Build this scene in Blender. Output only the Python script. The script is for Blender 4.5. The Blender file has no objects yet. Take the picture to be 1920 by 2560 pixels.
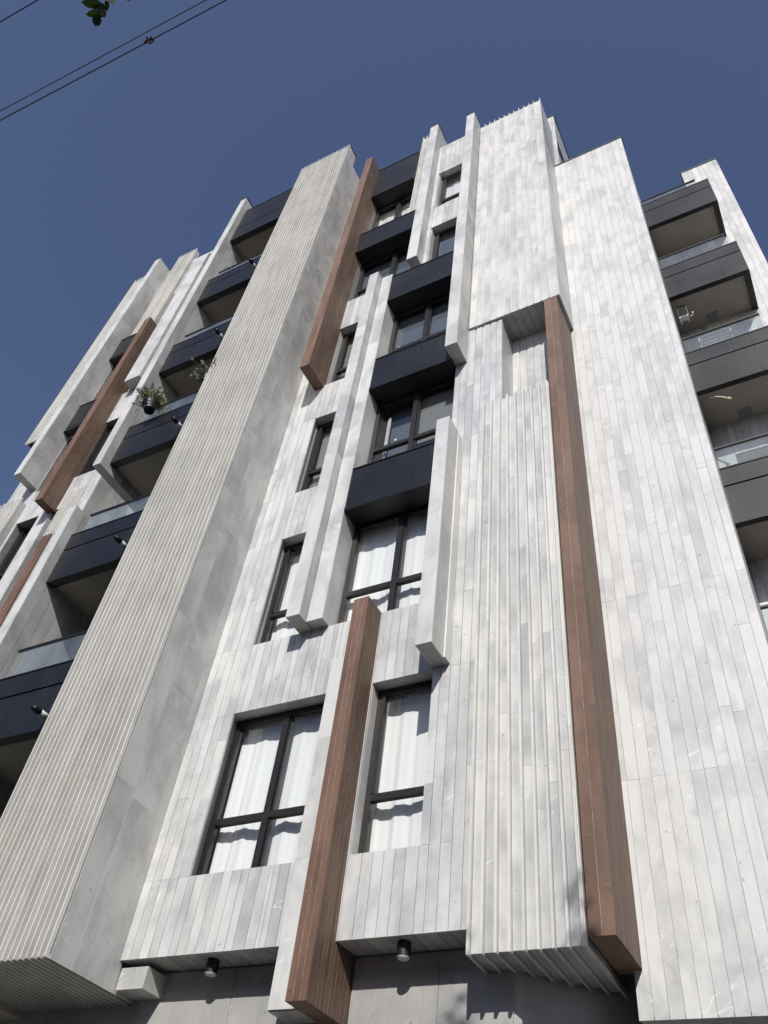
import bpy, math, random
from mathutils import Vector, Matrix

# ------------------------------------------------------------------ camera
C = bpy.context.scene.collection
SC = bpy.context.scene
YAW, PITCH, ROLL = -0.58592, 0.81641, 0.15279
CAM = Vector((0.0, -7.1, 1.6))
FWD = Vector((math.sin(YAW)*math.cos(PITCH), math.cos(YAW)*math.cos(PITCH), math.sin(PITCH)))
r0 = Vector((math.cos(YAW), -math.sin(YAW), 0)); u0 = r0.cross(FWD)
RGT = math.cos(ROLL)*r0 + math.sin(ROLL)*u0
UPV = -math.sin(ROLL)*r0 + math.cos(ROLL)*u0
FPX = 2095.1
cam_d = bpy.data.cameras.new('camera'); cam = bpy.data.objects.new('camera', cam_d); C.objects.link(cam)
cam_d.sensor_fit = 'VERTICAL'; cam_d.sensor_height = 24.0; cam_d.lens = 24.0*FPX/2560
cam_d.clip_start = 0.05; cam_d.clip_end = 3000
cam.matrix_world = Matrix(((RGT.x, UPV.x, -FWD.x, CAM.x), (RGT.y, UPV.y, -FWD.y, CAM.y), (RGT.z, UPV.z, -FWD.z, CAM.z), (0, 0, 0, 1)))
SC.camera = cam

# ------------------------------------------------------------------ sky, sun, exposure
TO_SUN = Vector((0.39, -1.0, 0.80)).normalized()
SUN_EL = math.asin(TO_SUN.z); SUN_AZ = math.atan2(TO_SUN.x, TO_SUN.y)
w = bpy.data.worlds.new('World'); SC.world = w; w.use_nodes = True
nt = w.node_tree; nt.nodes.clear()
sky = nt.nodes.new('ShaderNodeTexSky'); sky.sky_type = 'NISHITA'; sky.sun_disc = False
sky.sun_elevation = SUN_EL; sky.sun_rotation = SUN_AZ
sky.altitude = 300; sky.air_density = 1.0; sky.dust_density = 1.0; sky.ozone_density = 2.4
bg = nt.nodes.new('ShaderNodeBackground'); bg.inputs[1].default_value = 0.105
out = nt.nodes.new('ShaderNodeOutputWorld')
tint = nt.nodes.new('ShaderNodeMix'); tint.data_type = 'RGBA'; tint.blend_type = 'MULTIPLY'; tint.inputs[0].default_value = 1.0
tint.inputs[7].default_value = (1.09, 0.985, 1.05, 1)
nt.links.new(sky.outputs[0], tint.inputs[6]); nt.links.new(tint.outputs[2], bg.inputs[0]); nt.links.new(bg.outputs[0], out.inputs[0])
sun_d = bpy.data.lights.new('sun', 'SUN'); sun_d.energy = 4.2; sun_d.angle = math.radians(0.53); sun_d.color = (1.0, 0.975, 0.925)
sun = bpy.data.objects.new('sun', sun_d); C.objects.link(sun); sun.location = (8, -20, 30)
sun.rotation_euler = (-TO_SUN).to_track_quat('-Z', 'Y').to_euler()
SC.view_settings.view_transform = 'Standard'; SC.view_settings.look = 'None'
SC.view_settings.exposure = -0.04; SC.view_settings.gamma = 1.0
SC.view_settings.use_curve_mapping = False

rnd = random.Random(7)

# ------------------------------------------------------------------ materials
def newmat(name):
    m = bpy.data.materials.new(name); m.use_nodes = True
    n = m.node_tree.nodes; n.clear()
    o = n.new('ShaderNodeOutputMaterial'); return m, n, m.node_tree.links, o

class NB:
    """small node helper"""
    def __init__(s, n, l): s.n, s.l = n, l
    def inp(s, node, i, v):
        if isinstance(v, bpy.types.NodeSocket): s.l.new(v, node.inputs[i])
        else: node.inputs[i].default_value = v
    def math(s, op, a, b=0.0, c=None, clamp=False):
        x = s.n.new('ShaderNodeMath'); x.operation = op; x.use_clamp = clamp
        s.inp(x, 0, a); s.inp(x, 1, b)
        if c is not None: s.inp(x, 2, c)
        return x.outputs[0]
    def mix(s, f, a, b, mode='MIX'):
        x = s.n.new('ShaderNodeMix'); x.data_type = 'RGBA'; x.blend_type = mode
        s.inp(x, 0, f); s.inp(x, 6, a if not isinstance(a, tuple) else (*a, 1)); s.inp(x, 7, b if not isinstance(b, tuple) else (*b, 1))
        return x.outputs[2]
    def noise(s, vec, scale, detail=3, rough=0.5, dist=0.0):
        x = s.n.new('ShaderNodeTexNoise'); x.inputs['Scale'].default_value = scale
        x.inputs['Detail'].default_value = detail; x.inputs['Roughness'].default_value = rough; x.inputs['Distortion'].default_value = dist
        s.l.new(vec, x.inputs['Vector']); return x.outputs[0]
    def mapr(s, v, a, b, c=0.0, d=1.0, smooth=True):
        x = s.n.new('ShaderNodeMapRange'); x.interpolation_type = 'SMOOTHSTEP' if smooth else 'LINEAR'
        s.inp(x, 0, v); x.inputs[1].default_value = a; x.inputs[2].default_value = b; x.inputs[3].default_value = c; x.inputs[4].default_value = d
        return x.outputs[0]
    def vmul(s, v, t):
        x = s.n.new('ShaderNodeVectorMath'); x.operation = 'MULTIPLY'; s.l.new(v, x.inputs[0]); x.inputs[1].default_value = t; return x.outputs[0]
    def vadd(s, v, u):
        x = s.n.new('ShaderNodeVectorMath'); x.operation = 'ADD'; s.l.new(v, x.inputs[0]); s.l.new(u, x.inputs[1]); return x.outputs[0]
    def comb(s, a, b, c):
        x = s.n.new('ShaderNodeCombineXYZ'); s.inp(x, 0, a); s.inp(x, 1, b); s.inp(x, 2, c); return x.outputs[0]

def stone_mat(name, dark, light, vein, vein_amt, cloud, spots=0.3, rough=0.42, warm=(1.0, 0.99, 0.965), streak=0.16, grain=0.14):
    m, n, l, o = newmat(name); k = NB(n, l)
    geo = n.new('ShaderNodeNewGeometry'); at = n.new('ShaderNodeAttribute'); at.attribute_name = 'tone'
    t = at.outputs['Fac']
    off = k.comb(k.math('MULTIPLY', t, 37.1), k.math('MULTIPLY', t, 91.7), k.math('MULTIPLY', t, 53.3))
    p = k.vadd(geo.outputs['Position'], off)
    big = k.noise(k.vmul(p, (1.5, 1.5, 0.75)), 1.15, 5, 0.55, 0.6)
    mid = k.noise(k.vmul(p, (1, 1, 0.6)), 5.0, 4, 0.6, 0.8)
    big2 = k.noise(k.vmul(geo.outputs['Position'], (1.0, 1.0, 0.8)), 1.3, 5, 0.6, 0.8)
    c1 = k.mapr(k.math('ADD', k.math('MULTIPLY', big, 0.62), k.math('MULTIPLY', big2, 0.38)), 0.38, 0.62)
    # tone per slab
    tv = k.math('MULTIPLY_ADD', t, 0.55, 0.0)
    f = k.math('ADD', k.math('MULTIPLY', c1, cloud), k.math('ADD', tv, k.math('MULTIPLY', k.mapr(mid, 0.3, 0.7), 0.16)), clamp=True)
    col = k.mix(f, dark, light)
    hue = k.math('FRACT', k.math('MULTIPLY', t, 7.31))
    col = k.mix(k.math('MULTIPLY', hue, 0.8), col, warm, 'MULTIPLY')
    # smoky spots
    sp = k.mapr(k.noise(p, 2.6, 3, 0.6, 0.5), 0.58, 0.80)
    col = k.mix(k.math('MULTIPLY', sp, spots), col, tuple(0.62*x for x in dark))
    # white veins
    rot = n.new('ShaderNodeVectorRotate'); rot.rotation_type = 'EULER_XYZ'; l.new(p, rot.inputs['Vector']); rot.inputs['Rotation'].default_value = (0.5, 0.42, 0.3)
    vn = k.noise(k.vmul(rot.outputs[0], (0.55, 0.55, 3.4)), 1.5, 2, 0.5, 0.35)
    ridge = k.math('ABSOLUTE', k.math('SUBTRACT', vn, 0.5))
    vm = k.mapr(ridge, 0.0, 0.0055, 1.0, 0.0)
    mask = k.mapr(k.noise(p, 2.3, 2), 0.52, 0.62)
    col = k.mix(k.math('MULTIPLY', k.math('MULTIPLY', vm, mask), vein_amt), col, vein)
    # rain streaks and grain
    stv = k.noise(k.vmul(geo.outputs['Position'], (9, 9, 0.22)), 2.2, 4, 0.6)
    col = k.mix(k.math('MULTIPLY', k.mapr(stv, 0.52, 0.75), streak), col, tuple(0.55*x for x in dark))
    ws = k.mapr(k.noise(geo.outputs['Position'], 0.55, 3, 0.6, 0.5), 0.55, 0.75)
    col = k.mix(k.math('MULTIPLY', ws, 0.22), col, k.mix(1.0, col, (1.0, 0.965, 0.86), 'MULTIPLY'))
    pit_ = k.mapr(k.noise(p, 15, 1, 0.5), 0.76, 0.80)
    col = k.mix(k.math('MULTIPLY', pit_, 0.5), col, tuple(0.4*x for x in dark))
    gr = k.noise(p, 60, 3, 0.7)
    col = k.mix(grain, col, k.mix(gr, (0.25, 0.25, 0.25), (1.0, 1.0, 1.0)), 'OVERLAY')
    b = n.new('ShaderNodeBsdfPrincipled'); l.new(col, b.inputs['Base Color'])
    k.inp(b, 'Roughness', k.mapr(mid, 0.2, 0.8, rough-0.06, rough+0.12, False))
    b.inputs['Specular IOR Level'].default_value = 0.5
    bm = n.new('ShaderNodeBump'); bm.inputs['Strength'].default_value = 0.10; bm.inputs['Distance'].default_value = 0.004
    l.new(k.noise(p, 26, 4, 0.6), bm.inputs['Height']); l.new(bm.outputs[0], b.inputs['Normal'])
    l.new(b.outputs[0], o.inputs[0]); return m

def plain_mat(name, col, rough=0.6, metal=0.0, spec=0.5, var=0.15, scale=6.0, dirt=0.0):
    m, n, l, o = newmat(name); k = NB(n, l)
    geo = n.new('ShaderNodeNewGeometry')
    nz = k.noise(geo.outputs['Position'], scale, 4, 0.6)
    c = k.mix(k.mapr(nz, 0.3, 0.7), tuple(x*(1-var) for x in col), tuple(min(1, x*(1+var)) for x in col))
    if dirt:
        st = k.noise(k.vmul(geo.outputs['Position'], (14, 14, 0.5)), 2.0, 3, 0.6)
        c = k.mix(k.math('MULTIPLY', k.mapr(st, 0.58, 0.8), dirt), c, (0.30, 0.29, 0.27))
    b = n.new('ShaderNodeBsdfPrincipled'); l.new(c, b.inputs['Base Color'])
    b.inputs['Metallic'].default_value = metal
    k.inp(b, 'Roughness', k.mapr(nz, 0.2, 0.8, max(0.02, rough-0.05), rough+0.07, False))
    b.inputs['Specular IOR Level'].default_value = spec
    l.new(b.outputs[0], o.inputs[0]); return m

def glass_mat(name, tint, refl=1.0, dust=0.0):
    m, n, l, o = newmat(name); k = NB(n, l)
    lw_ = n.new('ShaderNodeLayerWeight'); lw_.inputs[0].default_value = 0.5
    fac = k.math('MULTIPLY_ADD', k.math('POWER', lw_.outputs['Facing'], 5.0), 0.95*refl, 0.043*refl, clamp=True)
    tr = n.new('ShaderNodeBsdfTransparent'); tr.inputs[0].default_value = (*tint, 1)
    gl = n.new('ShaderNodeBsdfGlossy'); gl.inputs['Roughness'].default_value = 0.0; gl.inputs[0].default_value = (1, 1, 1, 1)
    mx = n.new('ShaderNodeMixShader'); l.new(fac, mx.inputs[0])
    l.new(tr.outputs[0], mx.inputs[1]); l.new(gl.outputs[0], mx.inputs[2])
    if dust:
        geo = n.new('ShaderNodeNewGeometry'); df = n.new('ShaderNodeBsdfDiffuse'); df.inputs[0].default_value = (0.55, 0.57, 0.58, 1)
        m2 = n.new('ShaderNodeMixShader'); l.new(k.mapr(k.noise(geo.outputs['Position'], 2.5, 4, 0.6), 0.3, 0.7, dust*0.6, dust*1.4), m2.inputs[0])
        l.new(mx.outputs[0], m2.inputs[1]); l.new(df.outputs[0], m2.inputs[2]); mx = m2
    l.new(mx.outputs[0], o.inputs[0]); return m

def cloth_mat(name, col, trans=0.35):
    m, n, l, o = newmat(name); k = NB(n, l)
    geo = n.new('ShaderNodeNewGeometry')
    c = k.mix(k.noise(k.vmul(geo.outputs['Position'], (1, 1, 0.1)), 9, 2), tuple(0.93*x for x in col), col)
    d = n.new('ShaderNodeBsdfDiffuse'); l.new(c, d.inputs[0])
    t = n.new('ShaderNodeBsdfTranslucent'); l.new(c, t.inputs[0])
    mx = n.new('ShaderNodeMixShader'); mx.inputs[0].default_value = trans
    l.new(d.outputs[0], mx.inputs[1]); l.new(t.outputs[0], mx.inputs[2]); l.new(mx.outputs[0], o.inputs[0]); return m

def leaf_mat(name, a, b_):
    m, n, l, o = newmat(name); k = NB(n, l)
    oi = n.new('ShaderNodeNewGeometry'); at = n.new('ShaderNodeAttribute'); at.attribute_name = 'tone'
    c = k.mix(at.outputs['Fac'], a, b_)
    b = n.new('ShaderNodeBsdfPrincipled'); l.new(c, b.inputs['Base Color']); b.inputs['Roughness'].default_value = 0.6; b.inputs['Specular IOR Level'].default_value = 0.1
    t = n.new('ShaderNodeBsdfTranslucent'); l.new(k.mix(1.0, c, (1.1, 1.3, 0.5), 'MULTIPLY'), t.inputs[0])
    mx = n.new('ShaderNodeMixShader'); mx.inputs[0].default_value = 0.22
    l.new(b.outputs[0], mx.inputs[1]); l.new(t.outputs[0], mx.inputs[2]); l.new(mx.outputs[0], o.inputs[0]); return m

M = {}
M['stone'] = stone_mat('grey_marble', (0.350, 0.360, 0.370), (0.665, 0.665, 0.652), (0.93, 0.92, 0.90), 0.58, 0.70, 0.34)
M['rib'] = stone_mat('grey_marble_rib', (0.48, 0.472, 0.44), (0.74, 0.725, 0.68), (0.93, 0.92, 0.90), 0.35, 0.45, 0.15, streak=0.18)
M['rib_base_shaded'] = stone_mat('shaded_marble_between_ribs', (0.20, 0.196, 0.18), (0.37, 0.36, 0.33), (0.8, 0.8, 0.78), 0.1, 0.4, 0.15, streak=0.2)  # darkened marble: shade between the column ribs is put into its colour
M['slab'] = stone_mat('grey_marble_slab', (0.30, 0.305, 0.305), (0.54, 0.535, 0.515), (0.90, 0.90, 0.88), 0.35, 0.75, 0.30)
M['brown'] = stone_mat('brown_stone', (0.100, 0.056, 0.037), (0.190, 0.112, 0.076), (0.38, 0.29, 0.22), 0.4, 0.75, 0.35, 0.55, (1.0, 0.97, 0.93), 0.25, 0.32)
M['brown_shaded_side'] = stone_mat('brown_stone_shaded_side', (0.078, 0.047, 0.032), (0.150, 0.096, 0.066), (0.30, 0.23, 0.18), 0.4, 0.75, 0.35, 0.6, (1.0, 0.97, 0.93), 0.3, 0.32)  # darker copy of the brown stone: weak light on fin sides put into colour
M['mortar'] = plain_mat('pale_joint', (0.40, 0.33, 0.27), 0.9, var=0.45, scale=9)
M['joint'] = plain_mat('dark_joint', (0.21, 0.207, 0.20), 0.95, var=0.2)
M['grout'] = plain_mat('pale_grout', (0.40, 0.395, 0.38), 0.95, var=0.25)
M['metal'] = plain_mat('navy_metal_panel', (0.0112, 0.0120, 0.0150), 0.40, spec=0.36, var=0.2, scale=1.2, dirt=0.10)
M['black'] = plain_mat('black_metal', (0.010, 0.010, 0.011), 0.45, var=0.1)
M['frame'] = plain_mat('bronze_frame', (0.017, 0.0145, 0.013), 0.42, var=0.2, scale=20)
M['cap'] = plain_mat('lead_coping', (0.09, 0.085, 0.085), 0.5, var=0.2)
M['plaster'] = plain_mat('cream_plaster', (0.46, 0.42, 0.36), 0.85, var=0.06)
M['ground_stone'] = stone_mat('ground_floor_stone', (0.32, 0.32, 0.315), (0.45, 0.44, 0.42), (0.75, 0.74, 0.7), 0.35, 0.75, 0.2)
M['inner'] = plain_mat('interior_paint', (0.42, 0.41, 0.39), 0.9, var=0.05)
M['concrete'] = plain_mat('concrete', (0.30, 0.29, 0.28), 0.9, var=0.12)
M['glass'] = glass_mat('window_glass', (0.985, 0.992, 0.99), 1.0)
M['bglass'] = glass_mat('balcony_glass', (0.86, 0.91, 0.91), 1.6, 0.09)
M['curtain'] = cloth_mat('white_curtain', (0.95, 0.955, 0.95), 0.07)
M['blind_blue'] = cloth_mat('blue_grey_blind', (0.13, 0.15, 0.175), 0.1)
M['blind_grey'] = cloth_mat('grey_blind', (0.24, 0.24, 0.225), 0.1)
M['white'] = plain_mat('white_plastic', (0.72, 0.72, 0.70), 0.45, var=0.05)
M['cream'] = plain_mat('cream_pipe', (0.66, 0.55, 0.38), 0.5, var=0.1)
M['lens'] = plain_mat('frosted_lens', (0.62, 0.62, 0.60), 0.4, var=0.05)
M['asphalt'] = plain_mat('asphalt', (0.055, 0.055, 0.058), 0.9, var=0.25, scale=30)
M['paving'] = plain_mat('paving_stone', (0.10, 0.097, 0.092), 0.85, var=0.15, scale=8)
M['kerb'] = plain_mat('kerb_stone', (0.36, 0.36, 0.35), 0.8, var=0.15)
M['paint'] = plain_mat('road_paint', (0.75, 0.75, 0.73), 0.7, var=0.1)
M['render_warm'] = plain_mat('cream_render', (0.30, 0.27, 0.22), 0.9, var=0.1, scale=1.5)
M['render_grey'] = plain_mat('grey_render', (0.24, 0.235, 0.225), 0.9, var=0.1, scale=1.5)
M['darkglass'] = plain_mat('dark_glass', (0.02, 0.022, 0.025), 0.08)
M['wire'] = plain_mat('cable_rubber', (0.02, 0.02, 0.022), 0.6)
M['bark'] = plain_mat('bark', (0.10, 0.075, 0.055), 0.9, var=0.4, scale=14)
M['leaf'] = leaf_mat('leaf', (0.014, 0.026, 0.008), (0.034, 0.050, 0.014))
M['herb'] = leaf_mat('herb_leaf', (0.075, 0.095, 0.025), (0.20, 0.20, 0.06))
M['petal'] = cloth_mat('white_petal', (0.85, 0.83, 0.82), 0.3)
M['soil'] = plain_mat('soil', (0.05, 0.035, 0.025), 0.95, var=0.3)

# ------------------------------------------------------------------ mesh helpers
WL = {}   # world location of every object that can be a parent
FACES = ((0, 3, 2, 1), (4, 5, 6, 7), (0, 1, 5, 4), (1, 2, 6, 5), (2, 3, 7, 6), (3, 0, 4, 7))
class MB:
    def __init__(s): s.v, s.f, s.t, s.mi = [], [], [], []
    def box(s, x0, x1, y0, y1, z0, z1, tone=0.5, mi=0):
        b = len(s.v)
        s.v += [(x0, y0, z0), (x1, y0, z0), (x1, y1, z0), (x0, y1, z0), (x0, y0, z1), (x1, y0, z1), (x1, y1, z1), (x0, y1, z1)]
        s.f += [tuple(b+i for i in q) for q in FACES]; s.t += [tone]*8; s.mi += [mi]*6; return s
    def prism(s, poly, z0, z1, tone=0.5, mi=0):
        b = len(s.v); n = len(poly)
        s.v += [(x, y, z0) for x, y in poly] + [(x, y, z1) for x, y in poly]
        s.f += [tuple(b+i for i in reversed(range(n))), tuple(b+n+i for i in range(n))]
        s.f += [(b+i, b+(i+1) % n, b+n+(i+1) % n, b+n+i) for i in range(n)]
        s.t += [tone]*(2*n); s.mi += [mi]*(n+2); return s
    def face(s, pts, tone=0.5, mi=0):
        b = len(s.v); s.v += [tuple(p) for p in pts]; s.f.append(tuple(range(b, b+len(pts)))); s.t += [tone]*len(pts); s.mi.append(mi); return s
    def tube(s, pts, rad, seg=8, tone=0.5, mi=0, cap=True):
        rings = []
        for i, p in enumerate(pts):
            p = Vector(p); a = Vector(pts[max(0, i-1)]); c = Vector(pts[min(len(pts)-1, i+1)])
            d = (c-a).normalized(); q = d.cross(Vector((0, 0, 1)))
            if q.length < 1e-3: q = d.cross(Vector((1, 0, 0)))
            q.normalize(); e = d.cross(q)
            r = rad[i] if isinstance(rad, (list, tuple)) else rad
            b = len(s.v)
            s.v += [tuple(p+q*r*math.cos(2*math.pi*j/seg)+e*r*math.sin(2*math.pi*j/seg)) for j in range(seg)]
            s.t += [tone]*seg; rings.append(b)
        for a, b in zip(rings, rings[1:]):
            for j in range(seg):
                s.f.append((a+j, a+(j+1) % seg, b+(j+1) % seg, b+j)); s.mi.append(mi)
        if cap:
            s.f.append(tuple(rings[0]+j for j in reversed(range(seg)))); s.f.append(tuple(rings[-1]+j for j in range(seg))); s.mi += [mi, mi]
        return s
    def build(s, name, mats, parent=None, smooth=False, loc=None):
        if loc is None:
            xs = [min(p[i] for p in s.v) for i in range(3)]; xe = [max(p[i] for p in s.v) for i in range(3)]
            loc = Vector(((xs[0]+xe[0])/2, (xs[1]+xe[1])/2, xs[2]))
        loc = Vector(loc)
        me = bpy.data.meshes.new(name)
        me.from_pydata([(p[0]-loc.x, p[1]-loc.y, p[2]-loc.z) for p in s.v], [], s.f)
        for m in (mats if isinstance(mats, (list, tuple)) else [mats]): me.materials.append(M[m])
        me.attributes.new('tone', 'FLOAT', 'POINT').data.foreach_set('value', s.t)
        me.polygons.foreach_set('material_index', s.mi)
        if smooth: me.polygons.foreach_set('use_smooth', [True]*len(s.f))
        me.update()
        ob = bpy.data.objects.new(name, me); C.objects.link(ob)
        WL[ob] = loc
        if parent: ob.parent = parent; ob.location = loc - WL[parent]
        else: ob.location = loc
        return ob

def empty(name, loc, parent=None):
    o = bpy.data.objects.new(name, None); C.objects.link(o); o.empty_display_size = 0.3
    WL[o] = Vector(loc)
    if parent: o.parent = parent; o.location = WL[o]-WL[parent]
    else: o.location = loc
    return o
def tag(o, label=None, cat=None, group=None, kind=None):
    if label: o['label'] = label
    if cat: o['category'] = cat
    if group: o['group'] = group
    if kind: o['kind'] = kind
    return o
def box(name, parent, x0, x1, y0, y1, z0, z1, mat, tone=None):
    return MB().box(x0, x1, y0, y1, z0, z1, rnd.random() if tone is None else tone).build(name, mat, parent)
def project(p):
    q = Vector(p)-CAM; d = q.dot(FWD)
    if d < 0.1: return None
    return (960+FPX*q.dot(RGT)/d, 1280-FPX*q.dot(UPV)/d)

# pieces (planks, ribs, slabs): the largest in the picture become objects, the rest one joined part
PIECES = {}
def piece(kind, parent, b, mat, face, tone=None):
    PIECES.setdefault(kind, []).append((parent, b, mat, face, rnd.random() if tone is None else tone))
def piece_area(b, face):
    x0, x1, y0, y1, z0, z1 = b
    q = {'F': [(x0, y0, z0), (x1, y0, z0), (x1, y0, z1), (x0, y0, z1)], 'R': [(x1, y0, z0), (x1, y1, z0), (x1, y1, z1), (x1, y0, z1)],
         'L': [(x0, y0, z0), (x0, y1, z0), (x0, y1, z1), (x0, y0, z1)], 'D': [(x0, y0, z0), (x1, y0, z0), (x1, y1, z0), (x0, y1, z0)]}[face]
    if (face == 'R' and x1 > CAM.x) or (face == 'L' and x0 < CAM.x): return 0
    p = [project(c) for c in q]
    if any(c is None for c in p): return 0
    p = [(min(1940, max(-20, a)), min(2580, max(-20, c))) for a, c in p]
    return abs(sum(p[i][0]*p[(i+1) % 4][1]-p[(i+1) % 4][0]*p[i][1] for i in range(4)))/2
def flush_pieces(limit, owner):
    for kind, L in PIECES.items():
        L.sort(key=lambda e: -piece_area(e[1], e[3]))
        for parent, b, mat, face, tone in L[:limit]:
            MB().box(*b, tone).build(kind, mat, parent)
        rest = L[limit:]
        if rest:
            mats = sorted({e[2] for e in rest}); mb = MB()
            for parent, b, mat, face, tone in rest: mb.box(*b, tone, mats.index(mat))
            tag(mb.build('joined_'+kind+'s', mats, owner), kind='stuff')

def minus(z0, z1, cuts):
    seg = [(z0, z1)]
    for a, b in cuts:
        seg = [p for s, e in seg for p in ((s, min(e, a)), (max(s, b), e)) if p[1]-p[0] > 0.03]
    return seg
def clad(kind, parent, face, at, u0, u1, v0, v1, th, pitch, gap, mat, openings=(), seg=(1.2, 2.6), phase=0.0, jit=0.0015, levels=(), tones=(0.41, 0.17)):
    """cover a flat face with pieces: u across, v along the piece"""
    us = [u0]; u = u0+(pitch-phase if phase else pitch)
    while u < u1-0.25*pitch: us.append(u); u += pitch
    us.append(u1)
    for a, b, _, _ in openings:
        for e in (a, b):
            if u0+0.02 < e < u1-0.02:
                near = min(us, key=lambda q: abs(q-e))
                if abs(near-e) < 0.35*pitch and near not in (u0, u1): us[us.index(near)] = e
                elif abs(near-e) > 1e-6: us.append(e)
    us = sorted(set(us))
    for a, b in zip(us, us[1:]):
        mid = (a+b)/2
        cuts = [(o[2], o[3]) for o in openings if o[0] < mid < o[1]]
        for s, e in minus(v0, v1, cuts):
            z = s; brk = [s]
            lv = [q for q in levels if s+0.15 < q < e-0.15 and rnd.random() < 0.75]
            while True:
                z += rnd.uniform(*seg)
                if z > e-0.35: break
                brk.append(z)
            for q in lv:
                brk = [c for c in brk if abs(c-q) > 0.5 or c == s]+[q]
            brk = sorted(set(brk))+[e]
            base = rnd.random()
            for p, q in zip(brk, brk[1:]):
                j = rnd.uniform(-jit, jit); h = gap/2; g2 = 0.0012
                tone = min(1, max(0, rnd.gauss(*tones)))
                A, B, P, Q = a+(h if a != u0 else 0), b-(h if b != u1 else 0), p+(g2 if p != s else 0), q-(g2 if q != e else 0)
                if B-A < 0.008: continue
                if face == 'F': bx = (A, B, at+j, at+th, P, Q)
                elif face == 'R': bx = (at-th, at-j, A, B, P, Q)
                elif face == 'L': bx = (at+j, at+th, A, B, P, Q)
                else: bx = (A, B, P, Q, at+j, at+th)
                piece(kind, parent, bx, mat, face, tone)

# ================================================================== ground
tag(MB().box(-400, 400, -400, 400, -0.30, -0.15).build('ground', 'asphalt'), kind='structure')
tag(MB().box(-200, 200, -18, -9.2, -0.149, -0.12).build('road', 'asphalt'), kind='structure')
pv = tag(MB().box(-60, 60, -9.0, 6, -0.149, 0.0).build('pavement', 'paving'), kind='structure')
tag(MB().box(-60, 60, -9.2, -9.003, -0.149, 0.01).build('kerb', 'kerb'), kind='structure')
for i in range(9):
    tag(MB().box(-34+i*8, -31+i*8, -13.7, -13.58, -0.119, -0.116).build('lane_marking', 'paint'), kind='structure')

# houses across the street (behind the camera; unseen, added to shut off the low sky; they show in the glass)
def far_house(x0, x1, y0, y1, h, floors, mat, roof, label):
    o = empty('added_house', ((x0+x1)/2, (y0+y1)/2, -0.15)); tag(o, label, 'house', 'added houses across the street')
    MB().box(x0, x1, y0, y1, -0.15, h).build('wall', mat, o)
    r = MB().box(x0-0.25, x1+0.25, y0-0.25, y1+0.25, h+0.002, h+0.35).build('roof', roof, o)
    MB().box(x0+1.2, x0+3.4, y0+2, y0+4.5, h+0.352, h+2.3).build('stair_head', mat, r)
    fh = h/floors; n = int((x1-x0)/2.6)
    for f in range(floors):
        for i in range(n):
            cx = x0+(i+0.5)*(x1-x0)/n; z = f*fh+0.8
            wi = MB().box(cx-0.65, cx+0.65, y1+0.002, y1+0.05, z, z+1.6).build('window', 'frame', o)
            MB().box(cx-0.58, cx+0.58, y1+0.052, y1+0.058, z+0.07, z+1.53).build('pane', 'darkglass', wi)
far_house(-27, -12.6, -34, -21, 14.5, 4, 'render_warm', 'cap', 'unseen cream rendered house added across the street, beyond the left end of the facade')
far_house(-12.3, 3.5, -33, -20.5, 13.5, 4, 'render_grey', 'cap', 'unseen grey rendered house added straight across the street from the ribbed bay')
far_house(3.9, 20, -35, -21, 15.0, 4, 'render_warm', 'cap', 'unseen cream rendered house added across the street, beyond the right end of the facade')

# ================================================================== building
B = empty('apartment_building', (-6, 2, 0))
tag(B, 'tall pale grey stone apartment building with vertical brown fins and dark balconies', 'building')

Q_Y, PL = 0.72, -0.08
OPEN_MAIN = [(-6.60, -5.147, 5.42, 7.54), (-4.50, -3.69, 5.42, 7.54), (-6.58, -5.72, 8.655, 10.765), (-6.58, -5.72, 11.86, 13.955), (-6.54, -5.72, 15.04, 17.155),
             (-5.40, -3.70, 8.655, 18.2), (-6.54, -4.90, 18.34, 25.9), (-4.60, -3.965, 18.1, 20.385), (-4.60, -3.965, 21.5, 23.69)]
OPEN_STRIP = [(-5.147, -4.62, 4.0, 8.06)]
OPEN_CORE = OPEN_MAIN
LV = [5.42, 7.54, 8.655, 10.765, 11.86, 13.96, 15.04, 17.155, 18.34, 20.4]

def holed(mb, x0, x1, z0, z1, y0, y1, holes, tone=0.5):
    xs = sorted({x0, x1, *[min(max(h[i], x0), x1) for h in holes for i in (0, 1)]})
    for a, b in zip(xs, xs[1:]):
        if b-a < 1e-4: continue
        m = (a+b)/2
        for s, e in minus(z0, z1, [(h[2], h[3]) for h in holes if h[0] < m < h[1]]): mb.box(a, b, y0, y1, s, e, tone)
    return mb

# --- main facade wall (plane y = 0)
wall = holed(MB(), -7.19, -2.86, 4.60, 25.64, 0.012, 0.26, [(a-0.024, b+0.024, c-0.002, d+0.024) for a, b, c, d in OPEN_MAIN[:5]+OPEN_MAIN[7:]]+OPEN_MAIN[5:7]+[(-3.13, -2.8, 0, 12.45)]).build('facade_wall', 'joint', B)
clad('plank', wall, 'F', 0.0, -7.178, -3.165, 4.585, 25.66, 0.030, 0.1235, 0.0065, 'stone', OPEN_MAIN+OPEN_STRIP+[(-5.40, -5.0, 18, 18.4)], levels=LV)
clad('plank', wall, 'F', 0.0, -3.165, -2.852, 12.40, 14.995, 0.030, 0.105, 0.004, 'stone', (), levels=LV)
# window reveals (stone jambs, heads)
def reveal(x0, x1, z0, z1, d=0.20, left=True, head=True):
    if left: piece('stone_slab', wall, (x0-0.022, x0, 0.031, d, z0, z1), 'slab', 'R')
    if head: piece('stone_slab', wall, (x0, x1, 0.031, d, z1, z1+0.022), 'slab', 'D')
    piece('stone_slab', wall, (x1, x1+0.022, 0.031, d, z0, z1), 'slab', 'L')
for o in OPEN_MAIN[:5]+OPEN_MAIN[7:]: reveal(*o)
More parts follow.
